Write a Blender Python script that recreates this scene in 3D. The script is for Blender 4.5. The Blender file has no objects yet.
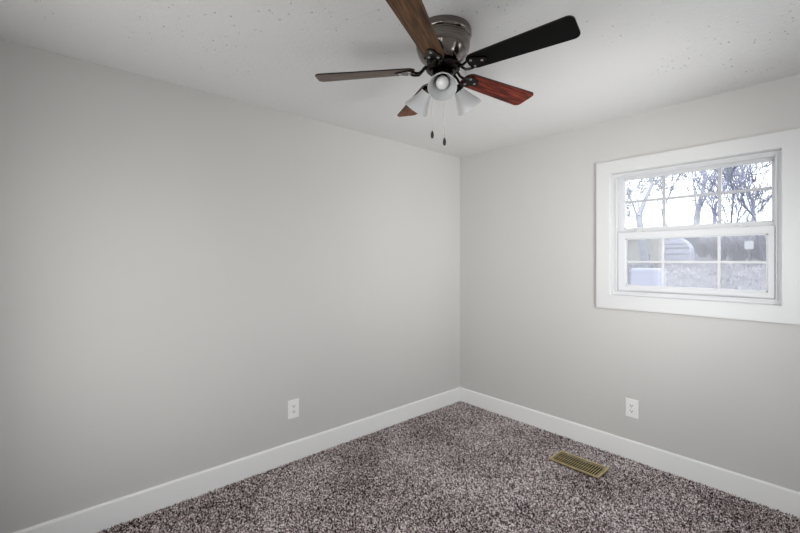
import bpy, bmesh, math, random
from mathutils import Vector, Matrix

# ------------------------------------------------------------ camera, sky, lights, exposure
S = bpy.context.scene
COL = S.collection
CAM = Vector((2.5995, -3.0946, 1.4208))
YAW = math.radians(48.604)
cd = bpy.data.cameras.new('camera'); cam = bpy.data.objects.new('camera', cd); COL.objects.link(cam)
cam.location = CAM; cam.rotation_euler = (math.radians(90), 0, YAW)
cd.sensor_width = 36; cd.lens = 36 * 398 / 800; cd.shift_y = -7 / 800; cd.clip_start = .02; cd.clip_end = 400
S.camera = cam

W = bpy.data.worlds.new('sky'); S.world = W; W.use_nodes = True
wn = W.node_tree.nodes; wl = W.node_tree.links
bg = wn['Background']; bg.inputs['Strength'].default_value = 3.8
tc = wn.new('ShaderNodeTexCoord'); sp = wn.new('ShaderNodeSeparateXYZ'); rp = wn.new('ShaderNodeValToRGB')
wl.new(tc.outputs['Generated'], sp.inputs[0]); wl.new(sp.outputs['Z'], rp.inputs[0]); wl.new(rp.outputs[0], bg.inputs['Color'])
rp.color_ramp.elements[0].position = 0; rp.color_ramp.elements[0].color = (.93, .96, 1, 1)
rp.color_ramp.elements[1].position = 1; rp.color_ramp.elements[1].color = (.80, .88, 1, 1)

def area(name, loc, target, w, h, power, col=(1, 1, 1), spread=180):
    l = bpy.data.lights.new(name, 'AREA'); l.shape = 'RECTANGLE'; l.size = w; l.size_y = h; l.energy = power; l.color = col; l.spread = math.radians(spread)
    o = bpy.data.objects.new(name, l); COL.objects.link(o); o.location = loc
    o.rotation_euler = (Vector(target) - Vector(loc)).to_track_quat('-Z', 'Y').to_euler()
    return o
# added fill lamps, no such sources seen: right side, rear opening, behind camera
WARM = (1.0, .988, .97)
area('side_fill', (2.78, -1.15, 1.5), (0, -.75, 1.75), 1.0, 1.05, 5.2, WARM)
area('side_fill_corner', (2.76, -.85, 1.5), (0, -.3, 1.6), .5, 1.0, 7, WARM, 100)
area('side_fill_up', (2.76, -1.15, 1.2), (.3, -.5, 2.44), .9, .6, 2.4, WARM, 75)
area('rear_fill', (1.35, -3.53, 1.2), (1.3, 0, 1.6), 1.3, 1.6, 17, (1.0, .99, .975))  # added fill lamp standing in the rear opening
area('rear_fill_left_wall', (1.0, -3.5, 1.2), (0, -1.5, 1.2), 1.0, 1.5, 5.6, (.98, .99, 1.0), 120)
area('camera_fill', (2.3, -3.4, 1.5), (1.9, 0, 1.2), .8, 1.2, 7, (.98, .99, 1.0), 90)  # added fill lamp behind the camera, no known source
# sky above the yard reaching the visible window
area('sky_daylight', (1.6, 2.4, 3.5), (1.6, 0, 1.4), 3.6, 1.8, 200, (.95, .975, 1.0))
S.view_settings.view_transform = 'Standard'; S.view_settings.look = 'None'
S.view_settings.exposure = 0.06; S.view_settings.gamma = 1; S.view_settings.use_curve_mapping = False

# ------------------------------------------------------------ materials
def mat(name, col, rough=.5, metal=0, spec=.5):
    m = bpy.data.materials.new(name); m.use_nodes = True
    b = m.node_tree.nodes['Principled BSDF']
    b.inputs['Base Color'].default_value = (*col, 1); b.inputs['Roughness'].default_value = rough
    b.inputs['Metallic'].default_value = metal; b.inputs['Specular IOR Level'].default_value = spec
    return m
def N(m, t, **k):
    n = m.node_tree.nodes.new(t)
    for a, v in k.items():
        if hasattr(n, a): setattr(n, a, v)
        else: n.inputs[a.replace('_', ' ')].default_value = v
    return n
def L(m, a, b): m.node_tree.links.new(a, b)
def bsdf(m): return m.node_tree.nodes['Principled BSDF']
def ramp(m, fac, stops, interp='LINEAR'):
    r = N(m, 'ShaderNodeValToRGB'); L(m, fac, r.inputs[0]); e = r.color_ramp.elements; r.color_ramp.interpolation = interp
    while len(e) < len(stops): e.new(.5)
    for i, (p, c) in enumerate(stops): e[i].position = p; e[i].color = (*c, 1)
    return r.outputs[0]
def gen(m):
    t = N(m, 'ShaderNodeTexCoord'); return t.outputs['Object']
def noise(m, vec, scale, detail=2, rough=.5):
    n = N(m, 'ShaderNodeTexNoise'); n.inputs['Scale'].default_value = scale; n.inputs['Detail'].default_value = detail
    n.inputs['Roughness'].default_value = rough; L(m, vec, n.inputs['Vector']); return n.outputs['Fac']
def bump(m, h, strength, dist):
    b = N(m, 'ShaderNodeBump'); b.inputs['Strength'].default_value = strength; b.inputs['Distance'].default_value = dist
    L(m, h, b.inputs['Height']); L(m, b.outputs[0], bsdf(m).inputs['Normal'])
def mapped(m, s):
    mp = N(m, 'ShaderNodeMapping'); mp.inputs['Scale'].default_value = s; L(m, gen(m), mp.inputs[0]); return mp.outputs[0]
def math_(m, op, a, b):
    n = N(m, 'ShaderNodeMath'); n.operation = op
    for i, v in enumerate((a, b)):
        if isinstance(v, (int, float)): n.inputs[i].default_value = v
        else: L(m, v, n.inputs[i])
    return n.outputs[0]

def wall_paint(name, a, b):
    m = mat(name, a, .62, 0, .3); v = gen(m)
    L(m, ramp(m, noise(m, v, 1.3, 3), [(.3, a), (.7, b)]), bsdf(m).inputs['Base Color'])
    bump(m, noise(m, v, 160, 3, .6), .12, .0015); return m
M_WALL = wall_paint('greige_wall_paint', (.53, .522, .508), (.545, .537, .522))
M_CEIL = mat('stippled_white_ceiling', (.68, .685, .68), .8, 0, .2)
v = gen(M_CEIL)
vo = N(M_CEIL, 'ShaderNodeTexVoronoi'); vo.inputs['Scale'].default_value = 36; L(M_CEIL, v, vo.inputs['Vector'])
dots = ramp(M_CEIL, vo.outputs['Distance'], [(.0, (1, 1, 1)), (.16, (0, 0, 0))])
mask = ramp(M_CEIL, noise(M_CEIL, v, 2.6, 3, .6), [(.46, (0, 0, 0)), (.6, (1, 1, 1))])
rare = N(M_CEIL, 'ShaderNodeSeparateColor'); L(M_CEIL, vo.outputs['Color'], rare.inputs[0])
rr = math_(M_CEIL, 'GREATER_THAN', rare.outputs[0], .45)
h1 = math_(M_CEIL, 'MULTIPLY', math_(M_CEIL, 'MULTIPLY', dots, mask), rr)
h2 = math_(M_CEIL, 'MULTIPLY', noise(M_CEIL, v, 55, 4, .6), .18)
bump(M_CEIL, math_(M_CEIL, 'ADD', h1, h2), 1.0, .015)
M_TRIM = mat('semigloss_white_trim', (.62, .625, .625), .35, 0, .5)
bump(M_TRIM, noise(M_TRIM, mapped(M_TRIM, (30, 30, 30)), 3, 2), .03, .002)
M_BASE = mat('white_baseboard_paint', (.80, .805, .80), .4)
bump(M_BASE, noise(M_BASE, mapped(M_BASE, (30, 30, 30)), 3, 2), .03, .002)
M_VINYL = mat('white_vinyl', (.62, .63, .64), .35)
M_GRILLE = mat('backlit_grey_grille', (.46, .47, .49), .4)  # backlit greyness of the upper muntins put into the colour
bump(M_GRILLE, noise(M_GRILLE, gen(M_GRILLE), 80, 2), .02, .001)
bump(M_VINYL, noise(M_VINYL, gen(M_VINYL), 90, 2), .02, .001)
M_TRACK = mat('blue_grey_vinyl_track', (.42, .45, .56), .4)
bump(M_TRACK, noise(M_TRACK, gen(M_TRACK), 60, 2), .03, .001)
M_PLATE = mat('white_plastic_plate', (.80, .80, .79), .3)
bump(M_PLATE, noise(M_PLATE, gen(M_PLATE), 200, 2), .02, .001)
M_SLOT = mat('dark_slot', (.006, .006, .006), .8, 0, .1)
M_SCREW = mat('steel_screw', (.5, .5, .5), .3, 1)

M_CARPET = mat('speckled_mauve_carpet', (.2, .17, .17), .95, 0, .05)
v = gen(M_CARPET)
vo = N(M_CARPET, 'ShaderNodeTexVoronoi'); vo.inputs['Scale'].default_value = 142; L(M_CARPET, v, vo.inputs['Vector'])
sc = N(M_CARPET, 'ShaderNodeSeparateColor'); L(M_CARPET, vo.outputs['Color'], sc.inputs[0])
big = noise(M_CARPET, v, 2.2, 3, .55)
fine = math_(M_CARPET, 'ADD', math_(M_CARPET, 'MULTIPLY', sc.outputs[0], .86), math_(M_CARPET, 'MULTIPLY', math_(M_CARPET, 'SUBTRACT', big, .36), .5))
L(M_CARPET, ramp(M_CARPET, fine, [(.10, (.016, .011, .011)), (.33, (.065, .045, .043)), (.50, (.27, .21, .205)), (.70, (.62, .53, .52)), (.86, (.97, .91, .90))]), bsdf(M_CARPET).inputs['Base Color'])
bump(M_CARPET, noise(M_CARPET, v, 150, 3, .6), .6, .006)
M_SUB = mat('floor_backing', (.10, .085, .085), .95)
bump(M_SUB, noise(M_SUB, gen(M_SUB), 120, 2), .3, .003)

def wood(name, dark, mid, lite, rough=.38):
    m = mat(name, mid, rough, 0, .10)
    v = mapped(m, (2.2, 30, 8))
    g = noise(m, v, 2.6, 5, .62); g2 = noise(m, mapped(m, (6, 170, 20)), 2, 2)
    f = math_(m, 'ADD', math_(m, 'MULTIPLY', g, .8), math_(m, 'MULTIPLY', g2, .25))
    L(m, ramp(m, f, [(.34, dark), (.5, mid), (.68, lite)]), bsdf(m).inputs['Base Color'])
    bump(m, g, .05, .001); return m
M_WALNUT = wood('walnut_blade_veneer', (.012, .007, .004), (.07, .033, .015), (.17, .085, .035))
M_REDBROWN = wood('red_brown_blade_veneer', (.012, .003, .002), (.085, .012, .007), (.30, .05, .025))  # redder wood tone used on one blade
M_GREYWOOD = wood('dull_walnut_blade_veneer', (.04, .025, .017), (.115, .08, .058), (.17, .125, .095))
M_AMBER = wood('amber_walnut_blade_veneer', (.015, .004, .002), (.11, .03, .008), (.24, .075, .02))
M_BLACK = mat('black_blade_finish', (.003, .003, .003), .6, 0, .1)  # near-black finish used on one blade only
bump(M_BLACK, noise(M_BLACK, mapped(M_BLACK, (3, 40, 10)), 3, 3), .03, .001)
M_EDGE = mat('dark_blade_edge', (.012, .009, .007), .4, 0, .3)
M_BRONZE = mat('dark_bronze_metal', (.06, .05, .042), .22, 1)
L(M_BRONZE, ramp(M_BRONZE, noise(M_BRONZE, gen(M_BRONZE), 14, 3), [(.3, (.012, .010, .009)), (.7, (.035, .029, .025))]), bsdf(M_BRONZE).inputs['Base Color'])
M_PEWTER = mat('brushed_pewter_housing', (.26, .235, .21), .17, 1)
L(M_PEWTER, ramp(M_PEWTER, noise(M_PEWTER, mapped(M_PEWTER, (4, 4, 60)), 4, 2), [(.3, (.15, .135, .12)), (.7, (.24, .215, .19))]), bsdf(M_PEWTER).inputs['Base Color'])
M_CHAIN = mat('nickel_chain', (.45, .44, .42), .3, 1)
M_BLACKKNOB = mat('black_pull_knob', (.01, .01, .01), .3)
M_FROST = mat('frosted_white_glass', (.55, .56, .56), .28, 0, .5)
bsdf(M_FROST).inputs['Transmission Weight'].default_value = .12; bsdf(M_FROST).inputs['Subsurface Weight'].default_value = .2
bsdf(M_FROST).inputs['Subsurface Radius'].default_value = (.02, .02, .02)
M_BULB = mat('white_bulb_glass', (.66, .66, .66), .12, 0, .6)
M_BRASS = mat('brass_register', (.48, .35, .12), .33, 1)
L(M_BRASS, ramp(M_BRASS, noise(M_BRASS, gen(M_BRASS), 40, 3), [(.3, (.62, .50, .24)), (.7, (.82, .70, .42))]), bsdf(M_BRASS).inputs['Base Color'])

def glass_mat():
    m = bpy.data.materials.new('window_glass'); m.use_nodes = True; nt = m.node_tree; nt.nodes.clear()
    o = nt.nodes.new('ShaderNodeOutputMaterial'); t = nt.nodes.new('ShaderNodeBsdfTransparent'); g = nt.nodes.new('ShaderNodeBsdfGlossy')
    mx = nt.nodes.new('ShaderNodeMixShader'); fr = nt.nodes.new('ShaderNodeFresnel'); fr.inputs[0].default_value = 1.3
    g.inputs['Roughness'].default_value = .02; t.inputs[0].default_value = (.97, .98, .99, 1)
    nt.links.new(fr.outputs[0], mx.inputs[0]); nt.links.new(t.outputs[0], mx.inputs[1]); nt.links.new(g.outputs[0], mx.inputs[2]); nt.links.new(mx.outputs[0], o.inputs[0])
    return m
M_GLASS = glass_mat()
M_MESH = mat('light_grey_screen_wire', (.45, .45, .48), .6)

def speckle(name, a, b, scale, rough=.9):
    m = mat(name, a, rough, 0, .1)
    L(m, ramp(m, noise(m, gen(m), scale, 5, .65), [(.35, a), (.65, b)]), bsdf(m).inputs['Base Color']); return m
M_BARK = speckle('grey_bark', (.26, .26, .275), (.36, .36, .375), 3)
M_TWIG = speckle('grey_brown_twigs', (.23, .23, .25), (.32, .32, .34), 3)
M_BARK_D = speckle('dark_bark', (.10, .10, .12), (.15, .15, .17), 4)
M_BARK_B = speckle('bluish_bark', (.20, .20, .27), (.28, .28, .36), 3)
M_GRASS = speckle('dry_winter_grass', (.10, .097, .105), (.25, .238, .25), 3.5)
M_HEDGE = speckle('bare_shrub_twigs', (.16, .16, .18), (.28, .275, .295), 6)
M_SIDING = speckle('cream_siding', (.40, .385, .34), (.44, .425, .38), 1)
M_ROOF = speckle('grey_shingles', (.10, .10, .11), (.15, .15, .16), 6)
M_SHED = speckle('pale_lavender_sheet', (.42, .42, .49), (.46, .46, .53), 1)
M_SIGN = mat('white_sign', (.4, .4, .4), .5)
M_DARK = mat('dark_opening', (.03, .03, .035), .5)
M_BRICK = speckle('outer_wall_brick', (.25, .2, .18), (.3, .25, .22), 8)

# ------------------------------------------------------------ mesh helpers
def link(name, bm, m, parent=None, loc=None, smooth=False):
    me = bpy.data.meshes.new(name)
    bmesh.ops.recalc_face_normals(bm, faces=bm.faces[:])
    bm.to_mesh(me); bm.free()
    for mm in (m if isinstance(m, (list, tuple)) else [m]): me.materials.append(mm)
    if smooth:
        for p in me.polygons: p.use_smooth = True
        try: me.set_sharp_from_angle(angle=math.radians(35))
        except Exception: pass
    o = bpy.data.objects.new(name, me); COL.objects.link(o)
    if parent: o.parent = parent
    if loc: o.location = loc
    return o
def empty(name, loc=(0, 0, 0), rz=0):
    o = bpy.data.objects.new(name, None); COL.objects.link(o); o.location = loc; o.rotation_euler = (0, 0, rz); o.empty_display_size = .1; return o
def tag(o, label, cat, group=None, kind=None):
    o['label'] = label; o['category'] = cat
    if group: o['group'] = group
    if kind: o['kind'] = kind
    return o
def struct(o, label=None, cat=None):
    o['kind'] = 'structure'
    if label: o['label'] = label; o['category'] = cat
    return o
def box(bm, a, b, bev=0, mi=0, mtx=None):
    """axis box from corner a to corner b, optional bevel"""
    r = bmesh.ops.create_cube(bm, size=1)
    vs = r['verts']; c = [(a[i] + b[i]) / 2 for i in range(3)]; s = [abs(b[i] - a[i]) for i in range(3)]
    for q in vs: q.co = Vector([c[i] + q.co[i] * s[i] for i in range(3)])
    fs = list({f for q in vs for f in q.link_faces})
    for f in fs: f.material_index = mi
    if bev:
        es = list({e for q in vs for e in q.link_edges})
        r2 = bmesh.ops.bevel(bm, geom=es, offset=bev, segments=2, affect='EDGES', profile=.6)
        vs = list({q for f in r2['faces'] for q in f.verts} | {q for q in vs if q.is_valid})
        for f in r2['faces']: f.material_index = mi
    if mtx:
        bmesh.ops.transform(bm, matrix=mtx, verts=[q for q in vs if q.is_valid])
def prism(bm, pts, axis, a, b, mi=0):
    """closed outline pts (2D) extruded along axis from a to b"""
    def P(p, h):
        return {0: (h, p[0], p[1]), 1: (p[0], h, p[1]), 2: (p[0], p[1], h)}[axis]
    A = [bm.verts.new(P(p, a)) for p in pts]; B = [bm.verts.new(P(p, b)) for p in pts]
    n = len(pts); fs = [bm.faces.new(A), bm.faces.new(B[::-1])]
    for i in range(n): fs.append(bm.faces.new((A[i], B[i], B[(i + 1) % n], A[(i + 1) % n])))
    for f in fs: f.material_index = mi
def lathe(bm, prof, seg=48, mtx=None, cap=True):
    rings = []
    for r, z in prof:
        rings.append([bm.verts.new((r * math.cos(2 * math.pi * i / seg), r * math.sin(2 * math.pi * i / seg), z)) for i in range(seg)])
    for a, b in zip(rings, rings[1:]):
        for i in range(seg): bm.faces.new((a[i], a[(i + 1) % seg], b[(i + 1) % seg], b[i]))
    if cap:
        bm.faces.new(rings[0]); bm.faces.new(rings[-1][::-1])
    if mtx: bmesh.ops.transform(bm, matrix=mtx, verts=[q for r in rings for q in r])
def tube(bm, pts, rad, seg=8, cap=True):
    pts = [Vector(p) for p in pts]; n = len(pts)
    if not isinstance(rad, (list, tuple)): rad = [rad] * n
    rings = []; up = None
    for i, p in enumerate(pts):
        d = (pts[min(i + 1, n - 1)] - pts[max(i - 1, 0)]).normalized()
        if up is None: up = Vector((0, 0, 1)) if abs(d.z) < .9 else Vector((1, 0, 0))
        x = d.cross(up).normalized(); y = x.cross(d).normalized(); up = y
        rings.append([bm.verts.new(p + rad[i] * (math.cos(2 * math.pi * k / seg) * x + math.sin(2 * math.pi * k / seg) * y)) for k in range(seg)])
    for a, b in zip(rings, rings[1:]):
        for k in range(seg): bm.faces.new((a[k], a[(k + 1) % seg], b[(k + 1) % seg], b[k]))
    if cap: bm.faces.new(rings[0][::-1]); bm.faces.new(rings[-1])
def BM(): return bmesh.new()

# ------------------------------------------------------------ room shell
RX, RY, H = 2.80, -3.55, 2.44
T = .14
WX0, WX1, WZ0, WZ1 = 1.428, 2.341, 1.160, 2.048       # window opening in wall_back
def wall_with_hole(name, axis, p0, p1, a0, a1, holes, m):
    """wall slab; axis 0 = wall normal along x, 1 = along y"""
    bm = BM()
    u0, u1, z0, z1 = holes
    for (ua, ub, za, zb) in ((a0, u0, 0, H), (u1, a1, 0, H), (u0, u1, 0, z0), (u0, u1, z1, H)):
        if ub - ua < 1e-4 or zb - za < 1e-4: continue
        if axis == 1: box(bm, (ua, p0, za), (ub, p1, zb))
        else: box(bm, (p0, ua, za), (p1, ub, zb))
    bmesh.ops.remove_doubles(bm, verts=bm.verts[:], dist=1e-5)
    return struct(link(name, bm, m))
bm = BM(); box(bm, (-T, RY - T, -.12), (RX + T, T, -.008)); struct(link('floor', bm, M_SUB))
bm = BM(); box(bm, (-T, RY - T, H), (RX + T, T, H + .12)); struct(link('ceiling', bm, M_CEIL))
bm = BM(); box(bm, (-T, RY - T, -.008), (0, T, H)); struct(link('wall_left', bm, M_WALL))
wall_with_hole('wall_back', 1, 0, T, 0, RX, (WX0, WX1, WZ0, WZ1), M_WALL)
wall_with_hole('wall_right', 0, RX, RX + T, RY - T, T, (-1.7, -.6, .95, 2.05), M_WALL)  # opening cut for the added side window
wall_with_hole('wall_front', 1, RY - T, RY, 0, RX, (.6, 2.1, 0, 2.08), M_WALL)

# unseen hall shell added behind the doorway to keep sky light out
bm = BM(); box(bm, (.3, RY - T - 1.3, -.12), (2.4, RY - T, -.008)); box(bm, (.3, RY - T - 1.3, 2.44), (2.4, RY - T, 2.5))
box(bm, (.2, RY - T - 1.3, -.12), (.3, RY - T, 2.5)); box(bm, (2.4, RY - T - 1.3, -.12), (2.5, RY - T, 2.5)); box(bm, (.2, RY - T - 1.4, -.12), (2.5, RY - T - 1.3, 2.5))
struct(link('added_hall_shell', bm, M_WALL))

# carpet: cut pile tufts over a thin pad, one uncountable surface
random.seed(4)
bm = BM()
def carpet_mesh():
    import numpy as np
    rng = np.random.default_rng(3)
    s = .0088
    xs = np.arange(.006, RX - .004, s); ys = np.arange(RY + .006, -.004, s)
    X, Y = np.meshgrid(xs, ys); X = X.ravel(); Y = Y.ravel()
    keep = (X - .15) * .0 + 1 > 0
    # only the part of the floor in front of the camera and a margin beside it
    f = np.array([-math.sin(YAW), math.cos(YAW)]); d = (X - CAM.x) * f[0] + (Y - CAM.y) * f[1]
    keep = d > .9
    keep &= ~((X > 1.197) & (X < 1.523) & (Y > -.452) & (Y < -.285))
    X = X[keep]; Y = Y[keep]; n = len(X)
    X = X + rng.uniform(-.003, .003, n); Y = Y + rng.uniform(-.003, .003, n)
    X = np.clip(X, .006, RX - .006); Y = np.minimum(Y, -.006)
    hgt = rng.uniform(.003, .0125, n); r = rng.uniform(.0036, .0056, n); a0 = rng.uniform(0, 6.28, n)
    lx = rng.uniform(-.003, .003, n); ly = rng.uniform(-.003, .003, n)
    V = np.zeros((n, 5, 3))
    for k in range(4):
        V[:, k, 0] = X + r * np.cos(a0 + k * math.pi / 2); V[:, k, 1] = Y + r * np.sin(a0 + k * math.pi / 2); V[:, k, 2] = .002
    V[:, 4, 0] = X + lx; V[:, 4, 1] = Y + ly; V[:, 4, 2] = hgt + .007
    V[:, :, 0] = np.maximum(V[:, :, 0], .001); V[:, :, 1] = np.minimum(V[:, :, 1], -.001)
    base = (np.arange(n) * 5)[:, None, None]
    F = np.array([[0, 1, 4], [1, 2, 4], [2, 3, 4], [3, 0, 4]])[None] + base
    V = V.reshape(-1, 3); F = F.reshape(-1, 3)
    # pad under the pile
    o = len(V); pad = np.array([[0.001, RY + .001, .004], [RX - .001, RY + .001, .004], [RX - .001, -.001, .004], [.001, -.001, .004]])
    V = np.vstack([V, pad]); F = np.vstack([F, [[o, o + 1, o + 2], [o, o + 2, o + 3]]])
    me = bpy.data.meshes.new('carpet')
    me.vertices.add(len(V)); me.vertices.foreach_set('co', V.ravel())
    me.loops.add(len(F) * 3); me.loops.foreach_set('vertex_index', F.ravel().astype('i'))
    me.polygons.add(len(F)); me.polygons.foreach_set('loop_start', (np.arange(len(F)) * 3).astype('i'))
    me.update(calc_edges=True); me.validate()
    me.materials.append(M_CARPET)
    return me
bm.free()
carpet = bpy.data.objects.new('carpet', carpet_mesh()); COL.objects.link(carpet)
tag(carpet, 'mauve and dark brown speckled carpet covering the bedroom floor', 'carpet', kind='stuff')

# baseboards with an eased top edge
def baseboard(name, axis, p, sgn, a, b):
    prof = [(0, 0), (.0155, 0), (.0155, .1345), (.0105, .1405), (0, .1415)]
    bm = BM(); pts = [(p + sgn * q[0], q[1]) for q in prof]
    if axis == 0: prism(bm, pts, 1, a, b)          # runs along y, profile in x,z
    else: prism(bm, pts, 0, a, b)
    return struct(link(name, bm, M_BASE))
baseboard('baseboard_left', 0, 0.0, 1, RY, 0)
baseboard('baseboard_back', 1, 0.0, -1, .0155, RX)
baseboard('baseboard_right', 0, RX, -1, RY, -.0155)

# ------------------------------------------------------------ the window
win = empty('window_1', ((WX0 + WX1) / 2, 0, WZ0)); struct(win)
def wpart(name, bm, m, parent=win, smooth=False):
    o = link(name, bm, m, parent, smooth=smooth)
    # meshes are written in room coordinates: undo the offset of the root
    if parent is win: o.location = -win.location
    return o
# casing: four flat mitred boards
cw = .095; d0, d1 = -.019, 0.0
ox0, ox1, oz0, oz1 = WX0 - cw, WX1 + cw, WZ0 - .097, WZ1 + .091
bm = BM()
def board(pts):
    prism(bm, pts, 1, d0, d1)
ix0, ix1, iz0, iz1 = WX0, WX1, WZ0, WZ1
board([(ox0, oz0), (ix0, iz0), (ix0, iz1), (ox0, oz1)])
board([(ox1, oz0), (ox1, oz1), (ix1, iz1), (ix1, iz0)])
board([(ox0, oz1), (ix0, iz1), (ix1, iz1), (ox1, oz1)])
board([(ox0, oz0), (ox1, oz0), (ix1, iz0), (ix0, iz0)])
bmesh.ops.recalc_face_normals(bm, faces=bm.faces[:])
es = [e for e in bm.edges if abs(e.verts[0].co.y - d0) < 1e-6 and abs(e.verts[1].co.y - d0) < 1e-6
      and (abs(e.verts[0].co.x - e.verts[1].co.x) < 1e-6 or abs(e.verts[0].co.z - e.verts[1].co.z) < 1e-6)]
bmesh.ops.bevel(bm, geom=es, offset=.003, segments=2, affect='EDGES')
wpart('casing', bm, M_TRIM)
# jamb return
def ring(bm, x0, x1, z0, z1, w, ya, yb, bev=0, wz=None, top=None):
    wz = w if wz is None else wz; top = wz if top is None else top
    box(bm, (x0, ya, z0), (x0 + w, yb, z1), bev); box(bm, (x1 - w, ya, z0), (x1, yb, z1), bev)
    box(bm, (x0 + w, ya, z0), (x1 - w, yb, z0 + wz), bev); box(bm, (x0 + w, ya, z1 - top), (x1 - w, yb, z1), bev)
bm = BM(); ring(bm, WX0, WX1, WZ0, WZ1, .002, -.001, .045)
wpart('jamb', bm, M_TRIM)
# vinyl frame with two tracks
bm = BM()
ring(bm, WX0 + .001, WX1 - .001, WZ0 + .001, WZ1 - .001, .020, .045, .135)
ring(bm, WX0 + .021, WX1 - .021, WZ0 + .021, WZ1 - .021, .010, .036, .048, .002)       # inner stop lip
ring(bm, WX0 + .021, WX1 - .021, WZ0 + .021, WZ1 - .021, .012, .082, .088, .001)       # parting bead
ring(bm, WX0 + .021, WX1 - .021, WZ0 + .021, WZ1 - .021, .012, .118, .135, .002)
wpart('frame', bm, M_VINYL)
bm = BM()                                                                               # the empty track beside the lower sash
box(bm, (WX1 - .032, .0480, 1.20), (WX1 - .0215, .0815, 1.607)); box(bm, (WX0 + .0215, .0480, 1.20), (WX0 + .032, .0815, 1.607))
wpart('track_liner', bm, M_TRACK)
SILL = 1.193
def sash(name, x0, x1, z0, z1, gx0, gx1, gz0, gz1, ya, yb, m1, m2, mz):
    bm = BM(); b = .0025
    box(bm, (x0, ya, z0), (gx0, yb, z1), b); box(bm, (gx1, ya, z0), (x1, yb, z1), b)
    box(bm, (gx0 - .003, ya, z0), (gx1 + .003, yb, gz0), b); box(bm, (gx0 - .003, ya, gz1), (gx1 + .003, yb, z1), b)
    # glazing bead
    g = .007; ym = ya + .006
    box(bm, (gx0 - .001, ym, gz0), (gx0 + g, yb - .004, gz1)); box(bm, (gx1 - g, ym, gz0), (gx1 + .001, yb - .004, gz1))
    box(bm, (gx0, ym, gz0 - .001), (gx1, yb - .004, gz0 + g)); box(bm, (gx0, ym, gz1 - g), (gx1, yb - .004, gz1 + .001))
    o = wpart(name, bm, M_VINYL)
    yc = (ya + yb) / 2
    bm = BM(); box(bm, (gx0 + .001, yc - .002, gz0 + .001), (gx1 - .001, yc + .002, gz1 - .001))
    link('glass_pane', bm, M_GLASS, o)
    mw = .009 if ya > .08 else .007
    for mx in (m1, m2):
        bm = BM(); box(bm, (mx - mw, yc - .009, gz0 + g), (mx + mw, yc + .006, gz1 - g), .0015); link('muntin', bm, M_GRILLE if ya > .08 else M_VINYL, o)
    bm = BM(); box(bm, (gx0 + g, yc - .0085, mz - mw), (gx1 - g, yc + .0055, mz + mw), .0015); link('muntin', bm, M_GRILLE if ya > .08 else M_VINYL, o)
    return o
up = sash('upper_sash', WX0 + .022, WX1 - .022, 1.580, WZ1 - .022, 1.490, 2.296, 1.645, 2.008, .090, .117, 1.741, 2.047, 1.842)
lo = sash('lower_sash', WX0 + .034, WX1 - .034, SILL, 1.617, 1.511, 2.276, 1.230, 1.572, .050, .080, 1.744, 2.049, 1.404)
for x in (1.585, 2.150):
    bm = BM(); box(bm, (x - .030, .052, 1.617), (x + .030, .079, 1.622), .002)
    box(bm, (x - .008, .058, 1.622), (x + .034, .068, 1.629), .002)
    lathe(bm, [(.010, 1.621), (.011, 1.630), (.007, 1.633)], 16, Matrix.Translation((x, .066, 0)))
    lk = link('sash_lock', bm, M_VINYL, lo)
bm = BM()                                                                               # lift rail at the bottom of the lower sash
box(bm, (1.60, .040, 1.199), (2.19, .051, 1.206), .002); link('lift_rail', bm, M_VINYL, lo)
# insect screen outside the lower half
bm = BM(); x0, x1, z0, z1 = 1.462, 2.308, 1.196, 1.612
ring(bm, x0, x1, z0, z1, .016, .137, .147, .001); scr = wpart('insect_screen', bm, M_TRACK)
bm = BM(); g = .0036; t = .00035
x = x0 + .016
while x < x1 - .016: box(bm, (x - t, .1415, z0 + .014), (x + t, .1425, z1 - .014)); x += g
z = z0 + .016
while z < z1 - .016: box(bm, (x0 + .014, .1415, z - t), (x1 - .014, .1425, z + t)); z += g
link('screen_mesh', bm, M_MESH, scr)
# exterior trim and brick around the opening
bm = BM(); ring(bm, WX0 - .05, WX1 + .05, WZ0 - .05, WZ1 + .05, .052, T, T + .02, .002); struct(link('trim_1', bm, M_VINYL))

# invented window in the right wall, unseen, added to go with the side fill
added_win = empty('added_window', (RX, -1.15, .95)); struct(added_win)
bm = BM()
for (a, b) in (((RX - .018, -1.8, .85), (RX, -1.7, 2.15)), ((RX - .018, -.6, .85), (RX, -.5, 2.15)), ((RX - .018, -1.7, .85), (RX, -.6, .95)), ((RX - .018, -1.7, 2.05), (RX, -.6, 2.15))): box(bm, a, b)
c = link('casing', bm, M_TRIM, added_win); c.location = -added_win.location

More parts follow.
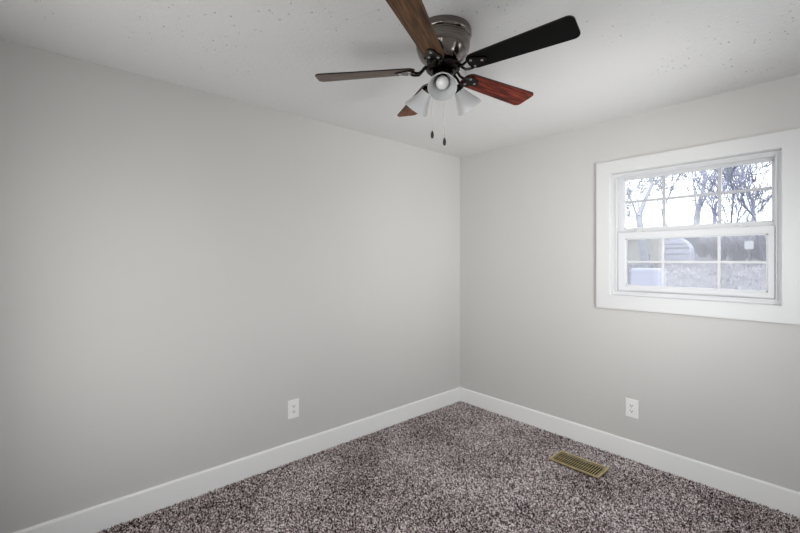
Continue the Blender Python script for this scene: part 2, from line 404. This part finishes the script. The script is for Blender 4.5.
# ------------------------------------------------------------ outlets
def outlet(name, loc, rz, label):
    root = empty(name, loc, rz); tag(root, label, 'outlet')
    # local: plate in x-z, facing -y
    w, h = .041, .0645
    bm = BM()
    box(bm, (-w, -.006, -h), (w, 0, h))
    bmesh.ops.bevel(bm, geom=[e for e in bm.edges if e.verts[0].co.y < -.005 and e.verts[1].co.y < -.005], offset=.0035, segments=2, affect='EDGES')
    link('cover_plate', bm, M_PLATE, root)
    for sz in (-.0195, .0195):
        bm = BM(); n = 20
        pts = []
        for i in range(n):
            a = 2 * math.pi * i / n; x = .0168 * math.cos(a); z = .0168 * math.sin(a); z = max(-.0135, min(.0135, z)); pts.append((x, sz + z))
        prism(bm, pts, 1, -.0085, -.005)
        rc = link('receptacle', bm, M_PLATE, root)
        bm = BM()
        box(bm, (-.0088, -.0089, sz - .0015), (-.0056, -.0083, sz + .009)); box(bm, (.0056, -.0089, sz - .0015), (.0084, -.0083, sz + .008))
        lathe(bm, [(.0036, 0), (.0036, .0006)], 12, Matrix.Translation((0, -.0083, sz - .0065)) @ Matrix.Rotation(math.pi / 2, 4, 'X'))
        link('slots', bm, M_SLOT, rc)
    bm = BM(); lathe(bm, [(.003, 0), (.0026, .001)], 14, Matrix.Translation((0, -.0058, 0)) @ Matrix.Rotation(math.pi / 2, 4, 'X'))
    link('screw', bm, M_SCREW, root)
    return root
outlet('wall_outlet', (1.5715, 0, .369), 0, 'white duplex outlet on the back wall under the window')
outlet('wall_outlet', (0, -1.804, .3705), math.pi / 2, 'white duplex outlet on the blank left wall above the baseboard')

# ------------------------------------------------------------ floor register
reg = empty('floor_register', (1.360, -.3685, .012)); tag(reg, 'small brass floor register with slats set in the carpet', 'vent')
hw, hd = .168, .089; iw, id_ = .153, .076
bm = BM()
zt = .012
for (a, b) in (((-hw, -hd), (hw, -id_)), ((-hw, id_), (hw, hd)), ((-hw, -id_), (-iw, id_)), ((iw, -id_), (hw, id_))):
    box(bm, (a[0], a[1], .004), (b[0], b[1], zt))
bmesh.ops.remove_doubles(bm, verts=bm.verts[:], dist=1e-5)
link('frame', bm, M_BRASS, reg)
n = 19
for i in range(n):
    x = -iw + (i + .5) * 2 * iw / n
    bm = BM(); mt = Matrix.Translation((x, 0, .009))
    box(bm, (-.0027, -id_, -.0006), (.0027, id_, .0016), 0, 0, mt); link('slat', bm, M_BRASS, reg)
bm = BM(); box(bm, (-iw, -.0016, .003), (iw, .0016, .0045)); link('crossbar', bm, M_BRASS, reg)
bm = BM(); box(bm, (-iw - .005, -id_ - .005, -.0230), (iw + .005, id_ + .005, -.0065)); link('duct_shade_block', bm, M_SLOT, reg)  # solid black block, its colour stands in for shade down the duct
bm = BM(); box(bm, (-.155, -.010, zt), (-.149, .004, zt + .009), .001); link('damper_lever', bm, M_BRASS, reg)

# ------------------------------------------------------------ ceiling fan
FX, FY, FZ, FR, PH = 1.393, -1.776, 2.26, .5675, 226.414
fan = empty('ceiling_fan', (FX, FY, H)); tag(fan, 'flush-mount ceiling fan with five wooden blades, three glass shades and two pull chains', 'ceiling fan')
dz = FZ - H    # blade plane in fan coordinates (-0.18)
bm = BM()
lathe(bm, [(.100, 0), (.124, -.002), (.127, -.010), (.127, -.030), (.124, -.035), (.118, -.038), (.118, -.043), (.121, -.047), (.119, -.075), (.112, -.1), (.100, -.122), (.085, -.138), (.066, -.150), (.03, -.152)], 64)
link('motor_housing', bm, M_PEWTER, fan, smooth=True)
bm = BM()
lathe(bm, [(.03, -.150), (.070, -.152), (.076, -.157), (.076, -.172), (.070, -.178), (.056, -.181), (.03, -.181)], 48)
link('rotor_hub', bm, M_BRONZE, fan, smooth=True)
bm = BM()
lathe(bm, [(.03, -.180), (.044, -.182), (.047, -.188), (.047, -.212), (.053, -.217), (.055, -.224), (.048, -.236), (.030, -.245), (.012, -.249), (.009, -.258), (.003, -.262)], 48)
link('switch_housing', bm, M_BRONZE, fan, smooth=True)

def blade_outline(r0, r1, w0, w1):
    """half widths along the blade with rounded corners (rounder at the root)"""
    pts = []
    cr = .026; k = 7
    # root end (semi-round)
    cr0 = .034
    for i in range(k + 1):
        a = math.pi + (math.pi / 2) * i / k
        pts.append((r0 + cr0 + cr0 * math.cos(a), -w0 + cr0 + cr0 * math.sin(a)))
    for i in range(k + 1):
        a = -math.pi / 2 + (math.pi / 2) * i / k
        pts.append((r1 - cr + cr * math.cos(a), -w1 + cr + cr * math.sin(a)))
    for i in range(k + 1):
        a = (math.pi / 2) * i / k
        pts.append((r1 - cr + cr * math.cos(a), w1 - cr + cr * math.sin(a)))
    for i in range(k + 1):
        a = math.pi / 2 + (math.pi / 2) * i / k
        pts.append((r0 + cr0 + cr0 * math.cos(a), w0 - cr0 + cr0 * math.sin(a)))
    return pts
PITCH = math.radians(11)
blade_mats = [M_GREYWOOD, M_AMBER, M_REDBROWN, M_BLACK, M_WALNUT]     # A (left), D (far), C (right), B (near right), E (near left)
blade_lab = ['grey-brown blade pointing left', 'brown blade behind the glass shades', 'reddish brown blade', 'black blade', 'walnut brown blade pointing at the viewer']
for k in range(5):
    ang = math.radians(PH - 72 * k)
    # blade frame: x outward, clockwise edge (-y side) raised
    bm = BM()
    pts = blade_outline(.125, FR, .046, .061)
    prism(bm, pts, 2, -.003, .003)
    for f in bm.faces:
        f.material_index = 0 if f.normal.z < -.5 or (len(f.verts) > 8 and f.calc_center_median().z < 0) else 1
    R = Matrix.Rotation(ang, 4, 'Z') @ Matrix.Translation((0, 0, dz + (.010 if k == 0 else 0))) @ Matrix.Rotation(math.radians(3.0 if k == 0 else 0), 4, 'Y') @ Matrix.Rotation(-PITCH, 4, 'X')
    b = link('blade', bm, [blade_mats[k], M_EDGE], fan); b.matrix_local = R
    b['label'] = blade_lab[k]
    # blade iron: curved arm from hub, flat pad under the blade
    bm = BM()
    arm = [(.060, .010 * 0, .012), (.080, 0, .010), (.094, 0, -.004), (.108, 0, -.014), (.125, 0, -.013), (.140, 0, -.008)]
    for s in (-1, 1):
        tube(bm, [(x, s * (.012 if i < 2 else .010 + .006 * (i - 2)), z) for i, (x, y, z) in enumerate(arm)], [.0065, .0065, .006, .006, .0055, .005], 10)
    padp = []
    for i in range(40):
        t_ = 2 * math.pi * i / 40
        rr_ = .031 + .006 * math.cos(3 * t_)
        padp.append((.168 + rr_ * 1.25 * math.cos(t_), rr_ * 1.05 * math.sin(t_)))
    prism(bm, padp, 2, -.0085, -.0032)
    ir = link('blade_iron', bm, M_BRONZE, b, smooth=True)
    for (sx, sy) in ((.150, .020), (.150, -.020), (.192, 0)):
        bm = BM(); lathe(bm, [(.0058, -.0084), (.0055, -.0105), (.003, -.0118)], 14, Matrix.Translation((sx, sy, 0)))
        link('screw', bm, M_SCREW, b)

# light kit: three arms with bell shades
cam_az = math.degrees(math.atan2(CAM.y - FY, CAM.x - FX))
KZ = -.222
for k, az in enumerate((cam_az - 1, cam_az + 125, cam_az - 123)):
    a = math.radians(az)
    tilt = math.radians(47)          # below horizontal
    base = Matrix.Rotation(a, 4, 'Z') @ Matrix.Translation((.040, 0, KZ + .006))
    bm = BM(); tube(bm, [(.0, 0, 0), (.014, 0, -.001), (.026, 0, -.008), (.036, 0, -.019)], [.0085, .008, .008, .009], 12)
    # socket cup, opening along the tilted axis
    ax = Matrix.Translation((.034, 0, -.017)) @ Matrix.Rotation(math.pi / 2 + tilt, 4, 'Y')     # local +z -> outward/down
    lathe(bm, [(.010, -.006), (.022, -.002), (.0265, .006), (.027, .020), (.024, .021)], 28, ax)
    arm_o = link('lamp_arm', bm, M_BRONZE, fan, smooth=True); arm_o.matrix_local = base
    bm = BM()
    prof_o = [(.0245, .012), (.026, .030), (.033, .052), (.0445, .076), (.0545, .096), (.0585, .108), (.0600, .114)]
    prof_i = [(r - .003, z) for r, z in prof_o[::-1]]
    lathe(bm, prof_o + prof_i, 48, ax, cap=False)
    sh = link('glass_shade', bm, M_FROST, arm_o, smooth=True)
    bm = BM()
    prof = [(.012, .018), (.013, .035)]
    for i in range(11):
        t_ = -1.15 + (math.pi / 2 + 1.15) * i / 10; prof.append((max(.0008, .0275 * math.cos(t_)), .068 + .0275 * math.sin(t_)))
    lathe(bm, prof, 32, ax); link('light_bulb', bm, M_BULB, arm_o, smooth=True)

# pull chains
rgt = Vector((math.cos(YAW), math.sin(YAW), 0)); fwd = Vector((-math.sin(YAW), math.cos(YAW), 0))
for (u, w, z0, z1) in ((-.049, -.022, -.205, -.452), (.002, -.046, -.212, -.490)):
    p = rgt * u + fwd * w
    bm = BM(); tube(bm, [(p.x * .9, p.y * .9, z0), (p.x, p.y, z0 - .004), (p.x, p.y, z1)], .0011, 6)
    z = z0 - .006
    while z > z1: 
        bmesh.ops.create_uvsphere(bm, u_segments=6, v_segments=4, radius=.0019, matrix=Matrix.Translation((p.x, p.y, z))); z -= .0046
    ch = link('pull_chain', bm, M_CHAIN, fan, smooth=True)
    bm = BM(); lathe(bm, [(.002, 0), (.0045, -.004), (.0068, -.014), (.0072, -.024), (.0055, -.031), (.002, -.034)], 20, Matrix.Translation((p.x, p.y, z1)))
    link('pull_knob', bm, M_BLACKKNOB, ch, smooth=True)

# ------------------------------------------------------------ outdoors
def ground_z(y):
    return -.55 + .068 * min(max(y, 0), 27) + .105 * min(max(y - 30, 0), 32)
bm = BM(); ys = [-60, -25, -10, -4, T + .001, 2, 5, 9, 14, 20, 27, 30, 34, 40, 46, 52, 58, 62, 95]; xs = [-70, -40, -25, -15, -8, -4, 0, 4, 8, 15, 25, 40, 70]
random.seed(8)
g = [[bm.verts.new((x, y, ground_z(y) + (random.uniform(-.05, .05) if y > 3 else 0))) for x in xs] for y in ys]
for i in range(len(ys) - 1):
    for j in range(len(xs) - 1): bm.faces.new((g[i][j], g[i][j + 1], g[i + 1][j + 1], g[i + 1][j]))
lawn = struct(link('yard_ground', bm, M_GRASS, smooth=True))

def pix(px, py, Y):
    """point on the view line of photo pixel (px, py) at world depth Y"""
    r = Vector((fwd.x + rgt.x * (px - 400) / 398, fwd.y + rgt.y * (px - 400) / 398, (259.5 - py) / 398))
    return CAM + r * ((Y - CAM.y) / r.y)

RMIN = [.01]
def grow(bmT, bmB, p, d, length, r, depth, rng, spread=.5, up=.15):
    """recursive bare branching; thick wood to bmT, thin to bmB"""
    n = 4; pts = [p.copy()]; q = p.copy(); dd = d.copy()
    rad = [r]
    for i in range(n):
        dd = (dd + Vector((rng.gauss(0, .07 if depth > 4 else .12), rng.gauss(0, .07 if depth > 4 else .12), rng.gauss(0, .06) + up * .12))).normalized()
        q = q + dd * (length / n); pts.append(q.copy()); rad.append(max(RMIN[0], r * (1 - .42 * (i + 1) / n)))
    tube(bmT if depth >= 4 else bmB, pts, rad, 8 if depth >= 4 else (5 if depth >= 2 else 3), cap=depth >= 4)
    if depth == 0: return
    k = 4 if depth in (1, 2) else 3
    for i in range(k):
        t_ = 1.0 if i == 0 else rng.uniform(.35, .95)
        idx = t_ * n; a = min(int(idx), n - 1); pp = pts[a].lerp(pts[a + 1], idx - a)
        az = rng.uniform(0, 2 * math.pi)
        perp = dd.orthogonal().normalized(); perp.rotate(Matrix.Rotation(az, 3, dd))
        nd = (dd + perp * rng.uniform(spread * .6, spread * 1.4) + Vector((0, 0, up))).normalized()
        grow(bmT, bmB, pp, nd, length * rng.uniform(.55, .82), rad[-1] * (.9 if i == 0 else rng.uniform(.42, .62)), depth - 1, rng, spread, up)
def tree(name, px, Y, height, r, seed, m, label, depth=5, spread=.55, lean=(0, 0), stems=1, group='bare trees behind the yard'):
    base = pix(px, 259.5, Y); base.z = ground_z(Y) - .05
    root = empty(name, base); tag(root, label, 'tree', group)
    RMIN[0] = .006 + .00016 * Y
    rng = random.Random(seed); bt = BM(); bb = BM()
    for s in range(stems):
        o = Vector((rng.uniform(-.2, .2), rng.uniform(-.2, .2), 0)) if stems > 1 else Vector((0, 0, 0))
        d = Vector((lean[0] + (rng.uniform(-.4, .4) if stems > 1 else 0), lean[1] + (rng.uniform(-.25, .25) if stems > 1 else 0), 1)).normalized()
        grow(bt, bb, o, d, height * .25, r * (.6 if stems > 1 else 1), depth, rng, spread)
    link('trunk', bt, m, root, smooth=True); link('branches', bb, M_TWIG if m is M_BARK else m, root)
    return root
tree('bare_tree', 645, 22, 12, .27, 11, M_BARK, 'big pale grey bare tree seen in the left panes, thick trunk', 6, .5)
tree('bare_tree', 693, 39, 16, .34, 23, M_BARK, 'pale bare tree with forked trunk seen in the middle panes', 6, .5)
tree('bare_tree', 737, 31, 11, .14, 5, M_BARK_B, 'bluish many-stemmed vase-shaped bare tree seen in the right panes', 4, .4, stems=5)
tree('bare_tree', 719, 23, 10, .09, 31, M_BARK_D, 'slim dark bare tree just left of the bluish tree', 4, .55)
tree('bare_tree', 765, 25, 10, .09, 44, M_BARK_D, 'slim dark bare tree at the far right of the view', 4, .55, (-.05, 0))
tree('bare_tree', 622, 40, 13, .2, 52, M_BARK, 'thin grey bare tree at the far left edge of the window view', 6)
tree('bare_tree', 668, 50, 15, .24, 61, M_BARK, 'distant grey bare tree between the two big pale trees', 6)
tree('bare_tree', 713, 56, 16, .24, 77, M_BARK_B, 'distant bluish bare tree between the middle and right panes', 6)
tree('bare_tree', 820, 10, 9, .11, 90, M_BARK_B, 'near leaning tree whose boughs enter the top right pane', 4, .6, (-.08, 0))
tree('bare_tree', 754, 52, 15, .24, 95, M_BARK, 'distant pale bare tree behind the slim dark trees', 6)

# row of shrubs at the end of the yard
for i, (px, Y, w, hh) in enumerate(((703, 33.0, .7, 1.5), (719, 29.5, .7, 1.7), (739, 26.9, .7, 1.5), (755, 30, .7, 1.8), (774, 27.5, .7, 1.6), (692, 36, .6, 1.8))):
    base = pix(px, 259.5, Y); base.z = ground_z(Y) - .05
    rng = random.Random(200 + i); bm = BM()
    for s in range(260):
        a = rng.uniform(0, 6.283); rr_ = w * rng.random() ** .5 * .8
        p0 = Vector((.35 * rr_ * math.cos(a), .35 * rr_ * math.sin(a), 0)); d = Vector((rr_ * math.cos(a), rr_ * math.sin(a), hh * rng.uniform(.45, 1)))
        p1 = p0 + d * .5 + Vector((rng.uniform(-.1, .1), rng.uniform(-.1, .1), .08)); tube(bm, [p0, p1, p0 + d], [.018, .013, .006], 3, False)
        for q in range(3):
            t_ = rng.uniform(.4, 1); pp = p0 + d * t_; tube(bm, [pp, pp + Vector((rng.uniform(-.25, .25), rng.uniform(-.25, .25), rng.uniform(.05, .3)))], [.008, .004], 3, False)
    o = link('bare_shrub', bm, M_HEDGE); o.location = base
    where = ['in front of the right-hand distant tree', 'below the bluish vase-shaped tree', 'just right of the bluish vase-shaped tree', 'near the small white sign', 'at the far right end of the shrub row', 'beside the arched shed'][i]
    tag(o, 'tangled grey leafless shrub ' + where, 'shrub', 'leafless shrubs across the yard')

# dry grass clumps all over the yard
rng = random.Random(77); bm = BM()
for i in range(9000):
    y = 3 + 34 * rng.random() ** .7; x = 2.6 - .24 * (y + 3.1) + rng.uniform(-.42, .42) * (y + 3.1)
    p0 = Vector((x, y, ground_z(y) - .05)); h_ = rng.uniform(.10, .24); w_ = rng.uniform(.03, .09)
    tip = p0 + Vector((rng.uniform(-.08, .08), rng.uniform(-.08, .08), h_ + .03)); a = rng.uniform(0, 2.1)
    b3 = [bm.verts.new(p0 + Vector((w_ * math.cos(a + k * 2.094), w_ * math.sin(a + k * 2.094), 0))) for k in range(3)]
    t3 = bm.verts.new(tip)
    for k in range(3): bm.faces.new((b3[k], b3[(k + 1) % 3], t3))
M_TUFT = speckle('bleached_grass_clumps', (.14, .135, .14), (.46, .44, .45), .9)
tag(link('grass_clumps', bm, M_TUFT), 'bleached dry grass clumps dotting the yard outside', 'grass', kind='stuff')
# arched shed
Y = 28; p = pix(675, 256, Y); gz = ground_z(Y) - .05
shed = empty('arched_shed', (p.x, Y, gz)); tag(shed, 'pale arched sheet-metal shed standing across the yard', 'shed')
w = .85; hh = 1.6 + (1.2 - gz) * .0
arch = [(-w, 0), (w, 0)] + [(w * math.cos(math.pi * i / 20), .55 + (hh - .55) * math.sin(math.pi * i / 20)) for i in range(21)]
bm = BM(); prism(bm, arch, 1, 0, 1.1); link('shell', bm, M_SHED, shed)
for z in (.55, .95, 1.2):
    ww = w if z <= .55 else w * math.sqrt(max(0, 1 - ((z - .55) / (hh - .55)) ** 2))
    bm = BM(); box(bm, (-ww, -.03, z - .02), (ww, -.001, z + .02)); link('rib', bm, M_ROOF, shed)
# neighbour's house, cream siding, rising roof line
Y = 24; a = pix(624, 0, Y); b = pix(655, 0, Y); gz = ground_z(Y) - .1
house = empty('neighbour_house', (a.x, Y, gz)); tag(house, 'cream sided neighbouring house with a sloping roof line, lower left panes', 'house')
L_ = b.x - a.x - .2
wx0 = -3.5
bm = BM(); prism(bm, [(wx0, 0), (L_, 0), (L_, 2.0), (wx0, 1.1)], 1, 0, 2.2)
link('wall', bm, M_SIDING, house)
bm = BM(); prism(bm, [(wx0, 1.1), (L_ + .15, 2.03), (L_ + .15, 2.12), (wx0, 1.19)], 1, -.25, 2.3); link('roof', bm, M_ROOF, house)
bm = BM(); box(bm, (1.15, -.03, .25), (1.42, -.001, .75)); link('window', bm, M_DARK, house)
# white parked trailer in front of it
Y = 12; a = pix(630, 0, Y); gz = ground_z(Y) - .02
tr = empty('utility_trailer', (a.x + .55, Y, gz)); tag(tr, 'low pale utility trailer parked in front of the cream house', 'trailer')
bm = BM(); box(bm, (-.55, 0, .16), (.36, .7, .88), .08); link('body', bm, M_SHED, tr)
for x in (-.4, .22):
    bm = BM(); lathe(bm, [(.05, -.05), (.14, -.05), (.15, -.03), (.15, .03), (.14, .05), (.05, .05)], 24, Matrix.Translation((x, .12, .15)) @ Matrix.Rotation(math.pi / 2, 4, 'X')); link('wheel', bm, M_DARK, tr)
# small white sign on a post
Y = 23; p = pix(749, 245, Y)
gz = ground_z(Y)
sg = empty('yard_sign', (p.x, Y, gz)); tag(sg, 'small white square sign on a post by the shrubs', 'sign')
hz = p.z - gz
bm = BM(); box(bm, (-.17, -.015, hz - .2), (.17, .015, hz + .2), .005); link('board', bm, M_SIGN, sg)
bm = BM(); box(bm, (-.03, .016, 0), (.03, .07, hz + .1)); link('post', bm, M_ROOF, sg)
# power lines
for (a, b, Y, lab) in (((640, 203), (800, 187), 32, 'lower utility wire sagging across the upper panes'), ((640, 180), (800, 168), 33, 'upper utility wire crossing behind the branches')):
    p0 = pix(a[0], a[1], Y); p1 = pix(b[0], b[1], Y); e = (p1 - p0); p0 = p0 - e * 1.2; p1 = p1 + e * 1.2; bm = BM()
    pts = [p0.lerp(p1, i / 24) + Vector((0, 0, -.5 * math.sin(math.pi * i / 24) + .3)) for i in range(25)]
    tube(bm, pts, .028, 6); tag(link('utility_wire', bm, M_BARK_D), lab, 'wire', 'wires behind the yard')
